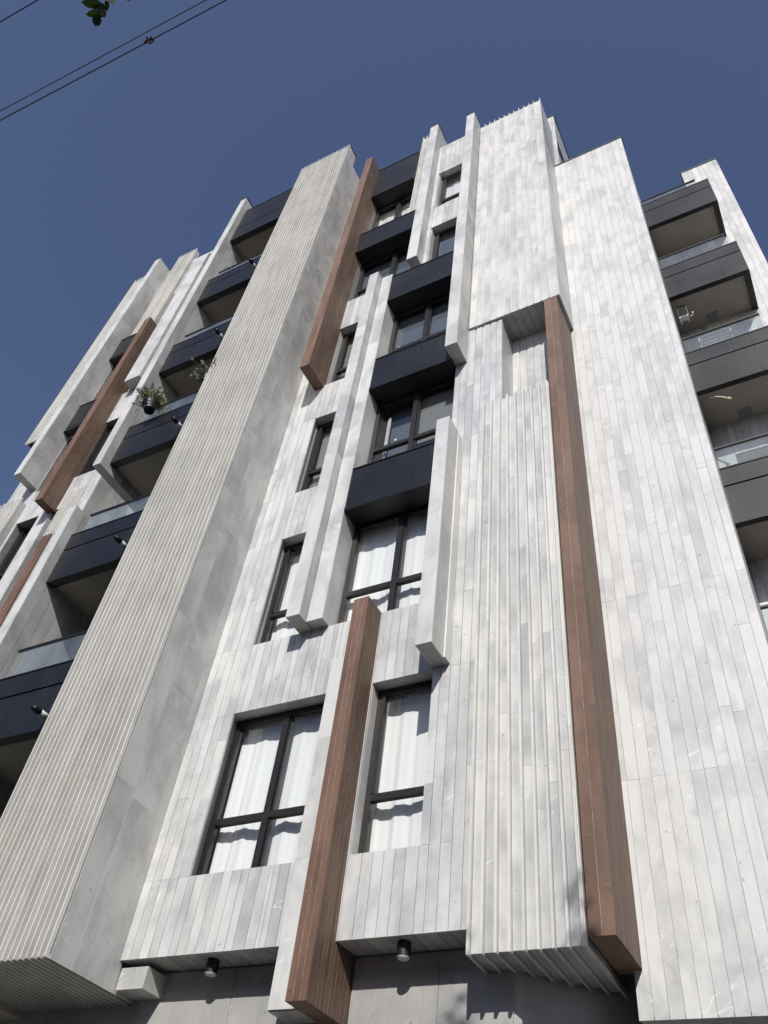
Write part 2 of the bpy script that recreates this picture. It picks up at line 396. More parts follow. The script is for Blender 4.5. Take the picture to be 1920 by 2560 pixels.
# plain pale strip beside the lower brown fin
fin = MB().box(-5.147, -4.66, 0.016, 0.36, 4.035, 8.055, 0.5).build('wall_strip', 'joint', B)
for a, b in ((4.022, 5.45), (5.452, 6.9), (6.902, 8.06)): piece('stone_slab', fin, (-5.150, -4.66, -0.004, 0.015, a, b), 'stone', 'F', 0.72+0.1*rnd.random())
piece('stone_slab', fin, (-5.150, -4.66, 0.016, 0.36, 4.012, 4.034), 'slab', 'D', 0.2)
# soffit of the overhang
sof = MB().box(-7.19, -3.17, 0.031, 0.42, 4.612, 4.64).build('soffit', 'joint', B)
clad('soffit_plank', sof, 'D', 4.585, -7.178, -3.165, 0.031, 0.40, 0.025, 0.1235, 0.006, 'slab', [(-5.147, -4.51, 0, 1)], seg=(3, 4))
# ground floor wall, set back and cut off at 45 degrees below the ribbed bay
gw = MB().prism([(-12.0, 0.40), (-2.87, 0.40), (-2.0, 1.27), (-1.6, 1.5), (-1.6, 1.9), (-12.0, 1.9)], 0.0, 4.58, 0.5).build('ground_floor_wall', 'ground_stone', B)
for a, b in ((-7.1, -5.9), (-5.895, -4.72), (-4.50, -3.6), (-3.595, -2.88)):
    for s, e in ((0.02, 2.2), (2.205, 4.56)): piece('ground_slab', gw, (a, b, 0.382, 0.399, s, e), 'ground_stone', 'F')
# small block under the corner of the wall
blk = MB().box(-7.165, -6.82, 0.075, 0.40, 4.325, 4.51, 0.5).build('corner_block', 'joint', B)
piece('stone_slab', blk, (-7.17, -6.805, 0.055, 0.074, 4.312, 4.525), 'slab', 'F', 0.75)
piece('stone_slab', blk, (-6.819, -6.805, 0.075, 0.40, 4.312, 4.525), 'slab', 'R', 0.5)
piece('stone_slab', blk, (-7.17, -6.82, 0.075, 0.40, 4.312, 4.324), 'slab', 'D', 0.5)

# --- fins
def stone_fin(x0, x1, yf, yb, z0, z1, seg=(1.3, 2.4), name='wall_fin', cap=False, bright=0.0, side_pitch=0.0):
    e = 0.022
    c = MB().box(x0+e, x1-e, yf+e, yb, z0+e, z1-e).build(name, 'joint', B)
    z = z0; zs = [z0]
    while True:
        z += rnd.uniform(*seg)
        if z > z1-0.6: break
        zs.append(z)
    zs.append(z1)
    for a, b in zip(zs, zs[1:]):
        g = 0.0015
        t = min(1, max(0, rnd.gauss(0.6, 0.2)))
        piece('stone_slab', c, (x0, x1, yf, yf+e, a+g, b-g), 'stone', 'F', t)
        if not side_pitch:
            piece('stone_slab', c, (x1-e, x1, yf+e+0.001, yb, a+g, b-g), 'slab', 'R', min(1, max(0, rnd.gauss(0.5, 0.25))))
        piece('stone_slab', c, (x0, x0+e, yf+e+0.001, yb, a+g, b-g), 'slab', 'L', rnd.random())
    if side_pitch:
        clad('plank', c, 'R', x1, yf+e+0.001, yb, z0, z1, e, side_pitch, 0.009, 'slab', seg=(1.2, 2.6))
    piece('stone_slab', c, (x0+e, x1-e, yf+e+0.001, yb, z0, z0+e-0.001), 'slab', 'D', 0.25)
    if cap: MB().box(x0-0.02, x1+0.02, yf-0.02, min(yb, yf+0.5), z1+0.001, z1+0.035).build('coping', 'cap', c)
    else: piece('stone_slab', c, (x0+e, x1-e, yf+e+0.001, yb, z1-e+0.001, z1-0.002), 'slab', 'F', 0.5)
    return c
def brown_fin(x0, x1, yf, yb, z0, z1, nf=3, pitch=0.072):
    e = 0.018
    c = MB().box(x0+0.0015, x1-0.0015, yf+0.0015, yb-0.002, z0+0.003, z1-0.003).build('brown_fin', 'mortar', B)
    wd = (x1-x0)/nf
    clad('brown_plank', c, 'F', yf, x0, x1, z0, z1, e, wd, 0.004, 'brown', seg=(1.4, 2.6), jit=0.0006)
    clad('brown_plank', c, 'R', x1, yf+e, yb, z0, z1, e, pitch, 0.0055, 'brown_shaded_side', seg=(1.4, 2.6), jit=0.0006)
    clad('brown_plank', c, 'L', x0, yf+e, yb, z0, z1, e, (yb-yf)/2, 0.004, 'brown', seg=(2.4, 3.6), jit=0.0006)
    piece('brown_plank', c, (x0+e, x1-e, yf+e, yb, z0+0.001, z0+e-0.001), 'brown', 'D', 0.3)
    piece('brown_plank', c, (x0+e, x1-e, yf+e, yb, z1-e+0.001, z1-0.001), 'brown', 'F', 0.3)
    return c

brown_fin(-4.728, -4.513, -0.35, 0.40, 3.965, 8.652)                 # lower brown fin
brown_fin(-6.752, -6.540, -0.575, 0.03, 14.985, 25.72, 3)            # upper brown fin
brown_fin(-2.058, -1.832, -0.045, 0.80, 4.42, 14.985, 2, 0.062)      # right brown fin
twin = stone_fin(-5.778, -5.566, -0.36, 0.26, 8.655, 18.345)         # stepped pair of fins
stone_fin(-5.556, -5.310, -0.183, 0.26, 8.655, 18.345)
stone_fin(-3.715, -3.508, -0.455, 0.03, 7.565, 11.862)               # mid right fin
rs = MB().box(-3.506, -3.484, -0.14, -0.001, 7.575, 11.80, 0.6).build('rib_strip', 'rib', B)
stone_fin(-3.712, -3.490, -0.44, 0.03, 13.97, 25.72)                 # upper right fin
stone_fin(-4.957, -4.715, -0.268, 0.40, 18.565, 26.90, cap=True)     # upper fin above dark panel
# narrow ribbed strip left of it
ns = MB().box(-5.275, -4.959, -0.06, 0.40, 20.86, 26.90, 0.5).build('ribbed_strip', 'slab', B)
for x in (-5.275, -5.165): piece('rib', ns, (x, x+0.022, -0.10, -0.061, 20.80, 26.95), 'rib', 'F')
MB().box(-5.26, -4.97, -0.085, 0.3, 26.902, 26.93).build('coping', 'cap', ns)

# --- ribbed bay, lower
rb = MB().prism([(-3.14, -0.004), (-2.082, -0.004), (-2.082, 1.18), (-2.87, 0.455), (-3.14, 0.455)], 4.385, 12.46, 0.5).build('ribbed_bay', 'joint', B)
RX = [-3.140+i*0.1283 for i in range(9)]
for a, b in zip(RX, RX[1:]):
    z = 4.362; zs = [z]
    while z < 11.0:
        z += rnd.uniform(1.2, 2.4); zs.append(min(z, 12.48))
    zs = [q for q in zs if q < 12.0]+[12.48]
    for s, e in zip(zs, zs[1:]): piece('plank', rb, (a+0.031, b-0.002, -0.028, -0.005, s+0.0012, e-0.0012), 'stone', 'F', min(1, max(0, rnd.gauss(0.28, 0.13))))
def yback(x): return 0.455 if x < -2.87 else 0.455+(x+2.87)*0.92
for i, x in enumerate(RX):
    z = 4.345; zs = [z]
    while True:
        z += rnd.uniform(1.5, 3.0)
        if z > 11.7: break
        zs.append(z)
    zs.append(12.51)
    for s, e in zip(zs, zs[1:]): piece('rib', rb, (x+rnd.uniform(-.001, .001), x+0.026, -0.070+rnd.uniform(-.002, .002), -0.005, s+0.001, e-0.001), 'rib', 'F', rnd.uniform(0.55, 0.95))
    piece('rib', rb, (x+0.001, x+0.026, -0.004, yback(x), 4.345, 4.384), 'rib', 'D', 0.4)
    if i < 8: piece('soffit_plank', rb, (x+0.031, x+0.1265, -0.004, yback(x+0.03)-0.01, 4.368, 4.384), 'slab', 'D', 0.3)
for x in (-2.113, -2.090): piece('rib', rb, (x, x+0.010, -0.05, -0.005, 4.35, 12.50), 'rib', 'F', 0.8)
# recess above it
rec = MB().box(-2.86, -1.93, 0.531, 0.75, 12.30, 15.0).build('recess_wall', 'joint', B)
clad('plank', rec, 'F', 0.51, -2.852, -1.92, 12.30, 15.0, 0.02, 0.128, 0.004, 'stone', seg=(2.0, 2.8))
piece('stone_slab', rec, (-2.874, -2.852, 0.031, 0.51, 12.3, 15.0), 'slab', 'R', 0.5)
# --- ribbed bay, upper
ub = MB().box(-3.478, -1.80, -0.034, 0.86, 15.03, 25.50).build('upper_bay', 'grout', B)
UX = [-3.478+i*0.1376 for i in range(13)]
for a, b in zip(UX, UX[1:]):
    z = 15.012; zs = [z]
    while True:
        z += rnd.uniform(0.9, 2.2)
        if z > 25.0: break
        zs.append(z)
    zs.append(25.54)
    xb = b-0.001 if b < -1.9 else -1.790
    for s, e in zip(zs, zs[1:]): piece('plank', ub, (a+0.018, xb, -0.040, -0.019, s+0.0012, e-0.0012), 'stone', 'F', min(1, max(0, rnd.gauss(0.48, 0.09))))
for x in UX[1:-1]+[-1.795]: piece('rib', ub, (x, x+0.016, -0.066, -0.019, 14.985, 25.63), 'rib', 'F', rnd.uniform(0.6, 1.0))
for x in UX: piece('soffit_plank', ub, (x+0.004, min(-1.805, x+0.1336), -0.018, 0.71, 15.008, 15.029), 'slab', 'D', 0.4)
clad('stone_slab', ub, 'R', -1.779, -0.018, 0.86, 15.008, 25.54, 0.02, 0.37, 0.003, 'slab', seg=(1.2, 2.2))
# --- right hand plank wall
qw = MB().box(-1.89, -0.165, Q_Y+0.005, 2.70, 4.06, 22.66).build('facade_wall', 'grout', B)
clad('plank', qw, 'F', Q_Y, -1.905, -0.146, 4.03, 22.69, 0.024, 0.1270, 0.0060, 'stone', seg=(1.6, 3.0), levels=[6.2, 8.6, 11.2, 13.8, 16.4, 19.0], tones=(0.80, 0.10))
clad('stone_slab', qw, 'R', -0.146, Q_Y+0.025, 2.70, 4.03, 22.69, 0.018, 0.5, 0.004, 'slab')
piece('soffit_plank', qw, (-1.9, -0.15, Q_Y+0.025, 2.0, 4.032, 4.055), 'slab', 'D', 0.2)
MB().box(-1.93, -0.125, Q_Y-0.02, Q_Y+0.25, 22.692, 22.725).build('coping', 'cap', qw)
# --- roof tower behind it
tw = MB().box(-3.5, -1.71, 0.925, 2.17, 22.67, 26.84).build('roof_tower', 'joint', B)
clad('plank', tw, 'F', 0.90, -3.4, -1.69, 22.73, 26.85, 0.024, 0.1270, 0.004, 'stone', seg=(1, 2))
clad('stone_slab', tw, 'R', -1.69, 0.925, 2.19, 22.73, 26.85, 0.018, 0.42, 0.003, 'slab', [(0.95, 1.72, 24.2, 25.1)], seg=(1.2, 2.2))
MB().box(-1.712, -1.704, 0.945, 1.725, 24.19, 25.11).build('slot_window', 'black', tw)
MB().box(-3.5, -1.665, 0.875, 2.21, 26.852, 26.885).build('coping', 'cap', tw)

# --- ribbed column (left of centre)
AX0, AX1, AF = -8.80, -7.182, -0.925
colm = MB().box(AX0+0.01, AX1-0.025, AF+0.005, -0.60, 4.31, 26.33).box(AX0+0.01, AX1-0.025, -0.60, 1.2, 4.31, 25.62).build('ribbed_column', 'joint', B)
n = 19; pit = (AX1-AX0-0.022)/n
for i in range(n+1):
    x = AX0+i*pit; z = 4.275; zs = [z]
    while True:
        z += rnd.uniform(1.8, 3.4)
        if z > 25.0: break
        zs.append(z)
    zs.append(26.40)
    for s, e in zip(zs, zs[1:]): piece('rib', colm, (x+rnd.uniform(-.0008, .0008), x+0.018, AF-0.062+rnd.uniform(-.0015, .0015), AF-0.013, s+0.001, e-0.001), 'rib', 'F', rnd.uniform(0.35, 1.0))
    piece('rib', colm, (x+0.002, x+0.018, AF-0.012, 0.40, 4.275, 4.309), 'rib', 'D', 0.4)
    if i < n:
        z = 4.285; zs = [z]
        while True:
            z += rnd.uniform(0.9, 2.4)
            if z > 25.4: break
            zs.append(z)
        zs.append(26.35)
        for s, e in zip(zs, zs[1:]): piece('plank', colm, (x+0.001, x+pit-0.001, AF-0.012, AF+0.004, s+0.002, e-0.002), 'rib_base_shaded', 'F', rnd.random())
clad('stone_slab', colm, 'R', AX1, AF+0.006, -0.60, 4.275, 26.38, 0.022, 0.32, 0.002, 'slab', seg=(1.1, 2.0))
clad('stone_slab', colm, 'R', AX1, -0.60, 0.40, 4.275, 25.66, 0.022, 0.46, 0.002, 'slab', seg=(1.1, 2.0), openings=[(0.05, 0.5, 4.5, 25.7)])
MB().box(AX0, AX1+0.02, -0.92, -0.585, 26.382, 26.41).build('coping', 'cap', colm)

# --- dark spandrel boxes between the windows
def spandrel(x0, x1, z0, z1, yf=-0.18, seams=()):
    c = MB().box(x0, x1, yf+0.035, 0.24, z0-0.002, z1-0.012).build('spandrel', 'black', B)
    xs = [x0]+list(seams)+[x1]
    for a, b in zip(xs, xs[1:]): MB().box(a+0.002, b-0.002, yf, yf+0.034, z0+0.012, z1-0.03).build('metal_panel', 'metal', c)
    MB().box(x0, x1, yf-0.012, yf+0.05, z1-0.011, z1+0.012).build('sill_cap', 'black', c)
    MB().box(x0, x1, yf-0.018, 0.20, z0-0.062, z0-0.003).build('soffit_box', 'metal', c)
    return c
spandrel(-5.300, -3.70, 10.80, 11.72, seams=(-4.20,))
spandrel(-5.300, -3.70, 13.985, 14.925, seams=(-4.34,))
spandrel(-5.300, -3.70, 17.18, 18.20)
spandrel(-6.540, -4.96, 20.44, 21.40)
spandrel(-6.540, -5.275, 23.73, 25.58)
MB().box(-6.54, -4.96, 0.2, 0.3, 25.3, 25.56).build('roof_edge', 'black', B)

# --- windows
def curtain(parent, x0, x1, z0, z1, y, amp=0.022, wl=0.16):
    mb = MB(); n = max(12, int((x1-x0)/0.016)); ph = rnd.uniform(0, 6); ph2 = rnd.uniform(0, 6)
    rows = 7; idx = []
    for r in range(rows):
        v = r/(rows-1)
        for i in range(n+1):
            x = x0+(x1-x0)*i/n
            a = amp*(0.65+0.5*v)
            yy = y+0.35*a*math.sin(2*math.pi*x/0.115+ph2)+a*math.sin(2*math.pi*x/wl+ph+0.5*math.sin(x*5+ph2))+0.5*a*math.sin(2*math.pi*x/(wl*2.3)+ph2)
            mb.v.append((x+0.01*v*math.sin(x*31+ph), yy, z1-(z1-z0)*v)); mb.t.append(0.5)
    for r in range(rows-1):
        for i in range(n):
            k = r*(n+1)+i; mb.f.append((k, k+1, k+n+2, k+n+1)); mb.mi.append(0)
    return mb.build('curtain', 'curtain', parent, smooth=True)
def window(x0, x1, z0, z1, mull=None, trans=None, y=0.17, drape=True, thick=0.062, blind=None):
    fr = MB(); d = 0.07
    fr.box(x0, x0+thick*1.25, y, y+d, z0, z1).box(x1-thick, x1, y, y+d, z0, z1)
    xa, xb = x0+thick*1.25, x1-thick
    fr.box(xa, xb, y+0.001, y+d-0.001, z1-thick*1.3, z1).box(xa, xb, y+0.001, y+d-0.001, z0, z0+0.03)
    cols = [(xa, xb)]
    if mull:
        fr.box(mull, mull+0.085, y-0.004, y+d, z0+0.03, z1-thick*1.3)
        fr.box(mull+0.093, mull+0.115, y+0.018, y+d-0.004, z0+0.03, z1-thick*1.3)
        cols = [(xa, mull), (mull+0.085, xb)]
    rows = [(z0+0.03, z1-thick*1.3)]
    if trans:
        for a, b in cols: fr.box(a, b, y-0.002, y+d-0.003, trans, trans+0.078)
        rows = [(z0+0.03, trans), (trans+0.078, z1-thick*1.3)]
        # opening sash in the upper light
        a, b = cols[-1]
        s0, s1 = rows[1]
        if not mull: fr.box(a, a+0.045, y-0.012, y+0.03, s0, s1)
    o = fr.build('window', 'frame', B)
    for a, b in cols:
        for s, e in rows: MB().box(a-0.005, b+0.005, y+0.034, y+0.040, s-0.004, e+0.004).build('pane', 'glass', o)
    if drape: curtain(o, x0+0.02, x1-0.02, z0+0.0, z1+0.12, y+0.17, 0.011, 0.31)
    if blind is not None:
        MB().box(x0+0.02, x1-0.02, y+0.14, y+0.146, z0, z1+0.05).build('roller_blind', blind, o)
    return o
window(-6.600, -5.147, 5.42, 7.54, -5.845, 6.09)
window(-4.505, -3.69, 5.42, 7.54, None, 6.09)
window(-6.58, -5.72, 8.655, 10.765, None, 9.29)
window(-6.58, -5.72, 11.86, 13.955, None, 12.52, drape=False, blind='blind_grey')
window(-6.54, -5.72, 15.04, 17.155, None, 15.69, drape=False, blind='blind_grey')
window(-5.305, -3.70, 8.655, 10.74, -4.54, 9.295)
w2 = window(-5.305, -3.70, 11.70, 13.92, -4.56, 12.53, drape=False)
MB().box(-4.52, -3.72, 0.31, 0.316, 11.75, 13.98).build('roller_blind', 'blind_grey', w2)
MB().box(-5.18, -4.57, 0.42, 0.426, 11.75, 13.98).build('roller_blind', 'blind_blue', w2)
MB().prism([(-5.12, 0.30), (-5.06, 0.27), (-5.05, 0.30), (-5.11, 0.33)], 11.9, 13.55).build('open_sash', 'white', w2)
MB().prism([(-5.12, 0.30), (-4.72, 0.27), (-4.72, 0.30), (-5.12, 0.33)], 11.84, 11.90).build('open_sash', 'white', w2)
w3 = window(-5.305, -3.70, 14.90, 17.12, -4.57, 15.66, drape=False, blind='blind_blue')
for x, z in ((-5.12, 15.78), (-5.20, 15.58)): MB().box(x, x+0.06, 0.200, 0.203, z, z+0.035).build('sticker', 'white', w3)
MB().box(-4.86, -4.82, 0.200, 0.203, 12.70, 12.74).build('sticker', 'white', w2)
window(-6.535, -4.96, 18.34, 20.38, -5.68, 19.0, drape=False, blind='blind_blue')
window(-6.535, -4.96, 21.38, 23.68, -5.90, 22.05)
window(-4.600, -3.965, 18.18, 20.385, None, 18.9, drape=False, blind='blind_blue')
window(-4.600, -3.965, 21.50, 23.69, None, 22.2)
# rooms behind: floors, partitions, rear wall
for z in (4.64, 8.10, 11.30, 14.50, 17.70, 20.90, 24.2):
    MB().box(-7.15, -3.40, 0.262, 4.0, z, z+0.25).build('floor_slab', 'inner', B)
for x in (-7.15, -5.62, -3.40):
    MB().box(x, x+0.10, 0.55, 4.0, 4.9, 25.2).build('partition', 'inner', B)
MB().box(-7.15, -3.3, 4.001, 4.1, 4.6, 25.3).build('room_wall', 'inner', B)
# main body and roof
MB().box(-16.0, 1.0, 4.2, 13.0, 0.0, 25.0).box(-7.2, -3.55, 0.32, 4.19, 25.32, 25.6).build('building_body', 'concrete', B)

# --- left balconies
def balcony(x0, x1, yf, yb, bot, top=None, joint=0.74, rail=None, seams=(), rail_x=None, inner=0.16, right_end=False):
    top = bot+1.165 if top is None else top
    o = MB().box(x0, x1, yf+0.03, yb, bot+0.055, bot+0.26).build('balcony', 'plaster', B)
    xs = [x0]+list(seams)+[x1]
    for a, b in zip(xs, xs[1:]):
        MB().box(a+0.0015, b-0.0015, yf, yf+0.03, bot, bot+joint).build('metal_panel', 'metal', o)
        MB().box(a+0.0015, b-0.0015, yf, yf+0.03, bot+joint+0.034, top-0.036).build('metal_panel', 'metal', o)
    MB().box(x0, x1, yf+0.032, yf+0.09, bot+0.262, top-0.02).build('parapet_core', 'black', o)
    MB().box(x0, x1, yf-0.006, yf+0.11, top-0.019, top+0.004).build('parapet_cap', 'black', o)
    sf = MB().box(x0, x1, yf+0.032, yf+inner, bot, bot+0.053)
    if right_end: sf.box(x1-0.11, x1, yf+inner, yb, bot, bot+0.053).box(x1-0.03, x1, yf+0.091, yb, bot+0.262, top)
    sf.build('soffit_frame', 'black', o)
    if rail:
        ra, rb_ = rail_x
        xm = ra
        while xm < rb_-0.05:
            e = min(rb_, xm+1.15)
            MB().box(xm+0.005, e-0.005, yf+0.045, yf+0.057, top+0.005, top+rail-0.035).build('glass_panel', 'bglass', o); xm = e
        MB().box(ra, rb_, yf+0.028, yf+0.074, top+rail-0.034, top+rail).build('handrail', 'black', o)
    return o
LBX0, LBX1, LBY = -10.82, -8.81, -0.76
for b, rl in ((4.15, 0.5), (7.36, 0.58), (10.565, 0.5), (13.77, 0.5), (16.98, 0.36), (20.21, 0.36)):
    balcony(LBX0, LBX1, LBY, 0.9, b, rail=rl, seams=(-9.75,), rail_x=(-10.62, LBX1))
balcony(LBX0, LBX1, LBY, 0.9, 23.74, top=25.80, joint=0.76)
bw = MB().box(-12.1, -8.79, 0.90, 1.1, 4.0, 25.6).build('balcony_back_wall', 'ground_stone', B)
for b in (4.15, 7.36, 10.565, 13.77, 16.98, 20.21):
    d = MB().box(-10.7, -9.2, 0.83, 0.895, b+0.27, b+2.55).build('balcony_door', 'frame', B)
    for a, c in ((-10.63, -9.98), (-9.92, -9.27)): MB().box(a, c, 0.822, 0.829, b+0.34, b+2.47).build('pane', 'glass', d)

# --- left section
stone_fin(-11.025, -10.825, -0.95, 0.90, 13.57, 26.38, cap=True, side_pitch=0.21)
stone_fin(-11.005, -10.805, -0.95, 0.90, 3.0, 12.335, side_pitch=0.21)
OPEN_L = [(-14.19, -13.10, 11.0, 14.0), (-13.10, -12.83, 6.0, 13.99), (-13.06, -12.30, 15.05, 17.10), (-13.30, -12.25, 18.30, 25.8), (-14.24, -13.30, 15.05, 17.1), (-14.24, -13.3, 18.3, 23.7)]
lw = holed(MB(), -15.12, -12.07, 4.0, 26.0, PL+0.027, 0.9, OPEN_L).box(-16.0, -15.12, PL+0.03, 0.9, 17.72, 26.5).build('facade_wall', 'joint', B)
clad('plank', lw, 'F', PL, -15.13, -12.055, 4.0, 26.0, 0.026, 0.105, 0.004, 'stone', OPEN_L+[(-12.83, -12.33, 4, 14.4)], levels=LV)
clad('stone_slab', lw, 'R', -12.052, PL+0.03, 0.90, 4.0, 26.0, 0.018, 0.33, 0.003, 'slab')
MB().box(-15.1, -12.1, 0.3, 0.4, 4.0, 25.6).build('room_wall', 'inner', B)
stone_fin(-12.70, -12.21, -0.38, -0.02, 18.26, 24.95)
brown_fin(-13.212, -13.005, -0.50, -0.02, 13.92, 21.45, 3)
stone_fin(-14.45, -14.245, -0.62, -0.02, 15.18, 25.84)
fl = MB().box(-16.0, -15.12, -0.085, PL+0.029, 17.70, 26.5).build('ribbed_panel', 'slab', B)
for i in range(7): piece('rib', fl, (-16.0+i*0.1266, -15.98+i*0.1266, -0.125, -0.086, 17.64, 26.60), 'rib', 'F')
f2 = MB().box(-14.05, -13.34, -0.16, -0.02, 21.5, 26.5).build('ribbed_panel', 'slab', B)
for i in range(8): piece('rib', f2, (-14.05+i*0.0985, -14.03+i*0.0985, -0.20, -0.161, 21.5, 26.58), 'rib', 'F')
f3 = MB().box(-15.2, -14.235, -0.24, -0.055, 4.0, 14.62).build('ribbed_panel', 'slab', B)
for i in range(8): piece('rib', f3, (-15.2+i*0.135, -15.175+i*0.135, -0.285, -0.241, 4.0, 14.70), 'rib', 'F')
f4 = MB().box(-12.83, -12.33, PL-0.01, 0.2, 4.0, 14.42).build('ribbed_panel', 'slab', B)
for i in range(6): piece('rib', f4, (-12.83+i*0.094, -12.805+i*0.094, PL-0.05, PL-0.011, 13.05, 14.45), 'rib', 'F')
brown_fin(-12.83, -12.59, PL-0.055, PL-0.011, 4.0, 13.05, 2)
for z0, z1 in ((17.18, 18.2), (20.44, 21.40)):
    c = MB().box(-14.24, -13.05, -0.22, 0.1, z0, z1-0.02).build('spandrel', 'black', B)
    MB().box(-14.24, -13.05, -0.26, -0.221, z0+0.06, z1-0.03).build('metal_panel', 'metal', c)
    MB().box(-14.24, -13.05, -0.275, -0.2, z1-0.019, z1+0.01).build('sill_cap', 'black', c)
    MB().box(-14.24, -13.05, -0.27, 0.1, z0-0.06, z0-0.001).build('soffit_box', 'black', c)
window(-13.06, -12.30, 15.05, 17.10, None, 15.69, y=0.09, drape=False, blind='blind_grey')
window(-14.19, -13.47, 11.0, 14.0, None, 12.5, y=0.09, drape=False, blind='blind_grey')
window(-14.24, -13.3, 15.05, 17.1, None, 15.7, y=0.09, drape=False)
window(-14.24, -13.3, 18.3, 20.4, None, 19.0, y=0.09, drape=False)
stone_fin(-13.47, -13.09, PL-0.02, 0.3, 4.0, 14.05)

# --- right balconies and far wall
RBY = 1.85
for b in (4.07, 7.27, 10.465, 13.655, 16.845):
    balcony(-0.142, 1.345, RBY, 2.75, b, top=b+1.185, joint=0.765, rail=0.53, seams=(0.92,), rail_x=(-0.13, 1.20), inner=0.10, right_end=True)
balcony(-0.142, 1.345, RBY, 2.75, 20.04, top=21.22, joint=0.755, rail=0.31, seams=(0.92,), rail_x=(-0.13, 1.09), inner=0.10, right_end=True)
fw = MB().box(0.975, 1.82, 2.756, 4.19, 0.0, 24.06).box(-0.16, 0.974, 2.78, 4.19, 0.0, 21.0).build('facade_wall', 'grout', B)
clad('plank', fw, 'F', 2.75, 0.965, 1.83, 0.0, 24.09, 0.028, 0.1270, 0.005, 'stone', seg=(1.1, 2.4))
clad('stone_slab', fw, 'L', 0.965, 2.779, 4.2, 21.2, 24.09, 0.009, 0.4, 0.004, 'slab')
clad('plank', fw, 'F', 2.75, -0.14, 0.964, 0.0, 21.0, 0.028, 0.1270, 0.005, 'stone', [(0.15, 0.9, 4.3, 6.5), (0.15, 0.9, 7.5, 9.7), (0.15, 0.9, 10.7, 12.9), (0.15, 0.9, 13.9, 16.1), (0.15, 0.9, 17.1, 19.3)], seg=(1.1, 2.4))
MB().box(0.945, 1.85, 2.73, 3.2, 24.092, 24.125).build('coping', 'cap', fw)
for z in (4.3, 7.5, 10.7, 13.9, 17.1): MB().box(0.15, 0.9, 2.765, 2.779, z, z+2.2).build('balcony_door', 'black', fw)
for z, x, y in ((13.71, 0.50, 2.62), (16.90, 0.52, 2.62), (10.52, 0.5, 2.62)):
    MB().box(x-0.10, x+0.10, y-0.10, y+0.10, z-0.012, z-0.001).build('ceiling_hatch', 'concrete', B)

flush_pieces(300, B)

# ================================================================== things on and in front of the building
def spotlight(x, y, label):
    o = empty('soffit_spotlight', (x, y, 4.436)); tag(o, label, 'lamp', 'black spotlights under the overhang')
    MB().tube([(x, y, 4.455), (x, y, 4.584)], 0.066, 24).build('housing', 'black', o, smooth=False)
    MB().tube([(x, y, 4.446), (x, y, 4.4545)], 0.061, 24).build('lens', 'lens', o)
    MB().tube([(x, y, 4.436), (x, y, 4.4455)], [0.052, 0.058], 24).build('diffuser', 'lens', o)
spotlight(-3.86, 0.155, 'black cylinder spotlight under the soffit between brown fin and ribbed bay')
spotlight(-6.07, 0.185, 'black cylinder spotlight under the soffit near the small corner block')

for i, z in enumerate((7.52, 10.78, 14.02, 17.27, 20.62)):
    where = ('beside the lowest dark balcony', 'on the second dark balcony from the bottom', 'on the balcony with the black flower pot', 'on the balcony above the flower pots', 'on the second balcony from the roof')[i]
    o = empty('drain_spout', (-9.10, -0.76, z)); tag(o, 'white drain spout with black end '+where, 'spout', 'drain spouts of the left balconies')
    MB().tube([(-9.10, -0.759, z), (-9.10, -0.93, z-0.005)], 0.042, 12).build('pipe', 'white', o, smooth=True)
    MB().tube([(-9.10, -0.931, z-0.005), (-9.10, -0.95, z-0.005), (-9.10, -1.03, z-0.012), (-9.10, -1.06, z-0.02)], [0.046, 0.050, 0.044, 0.030], 12).build('end_cap', 'black', o, smooth=True)
    MB().tube([(-9.10, -1.058, z-0.02), (-9.10, -1.075, z-0.03)], [0.022, 0.018], 10).build('nozzle', 'black', o)

def leaf_blade(mb, p, d, nrm, L, W, tone, mi=0):
    d = d.normalized(); s = d.cross(nrm).normalized(); u = s.cross(d)
    mb.face([p, p+d*L*0.35+s*W*0.5+u*L*0.02, p+d*L*0.75+s*W*0.42, p+d*L, p+d*L*0.75-s*W*0.42, p+d*L*0.35-s*W*0.5+u*L*0.02], tone, mi)

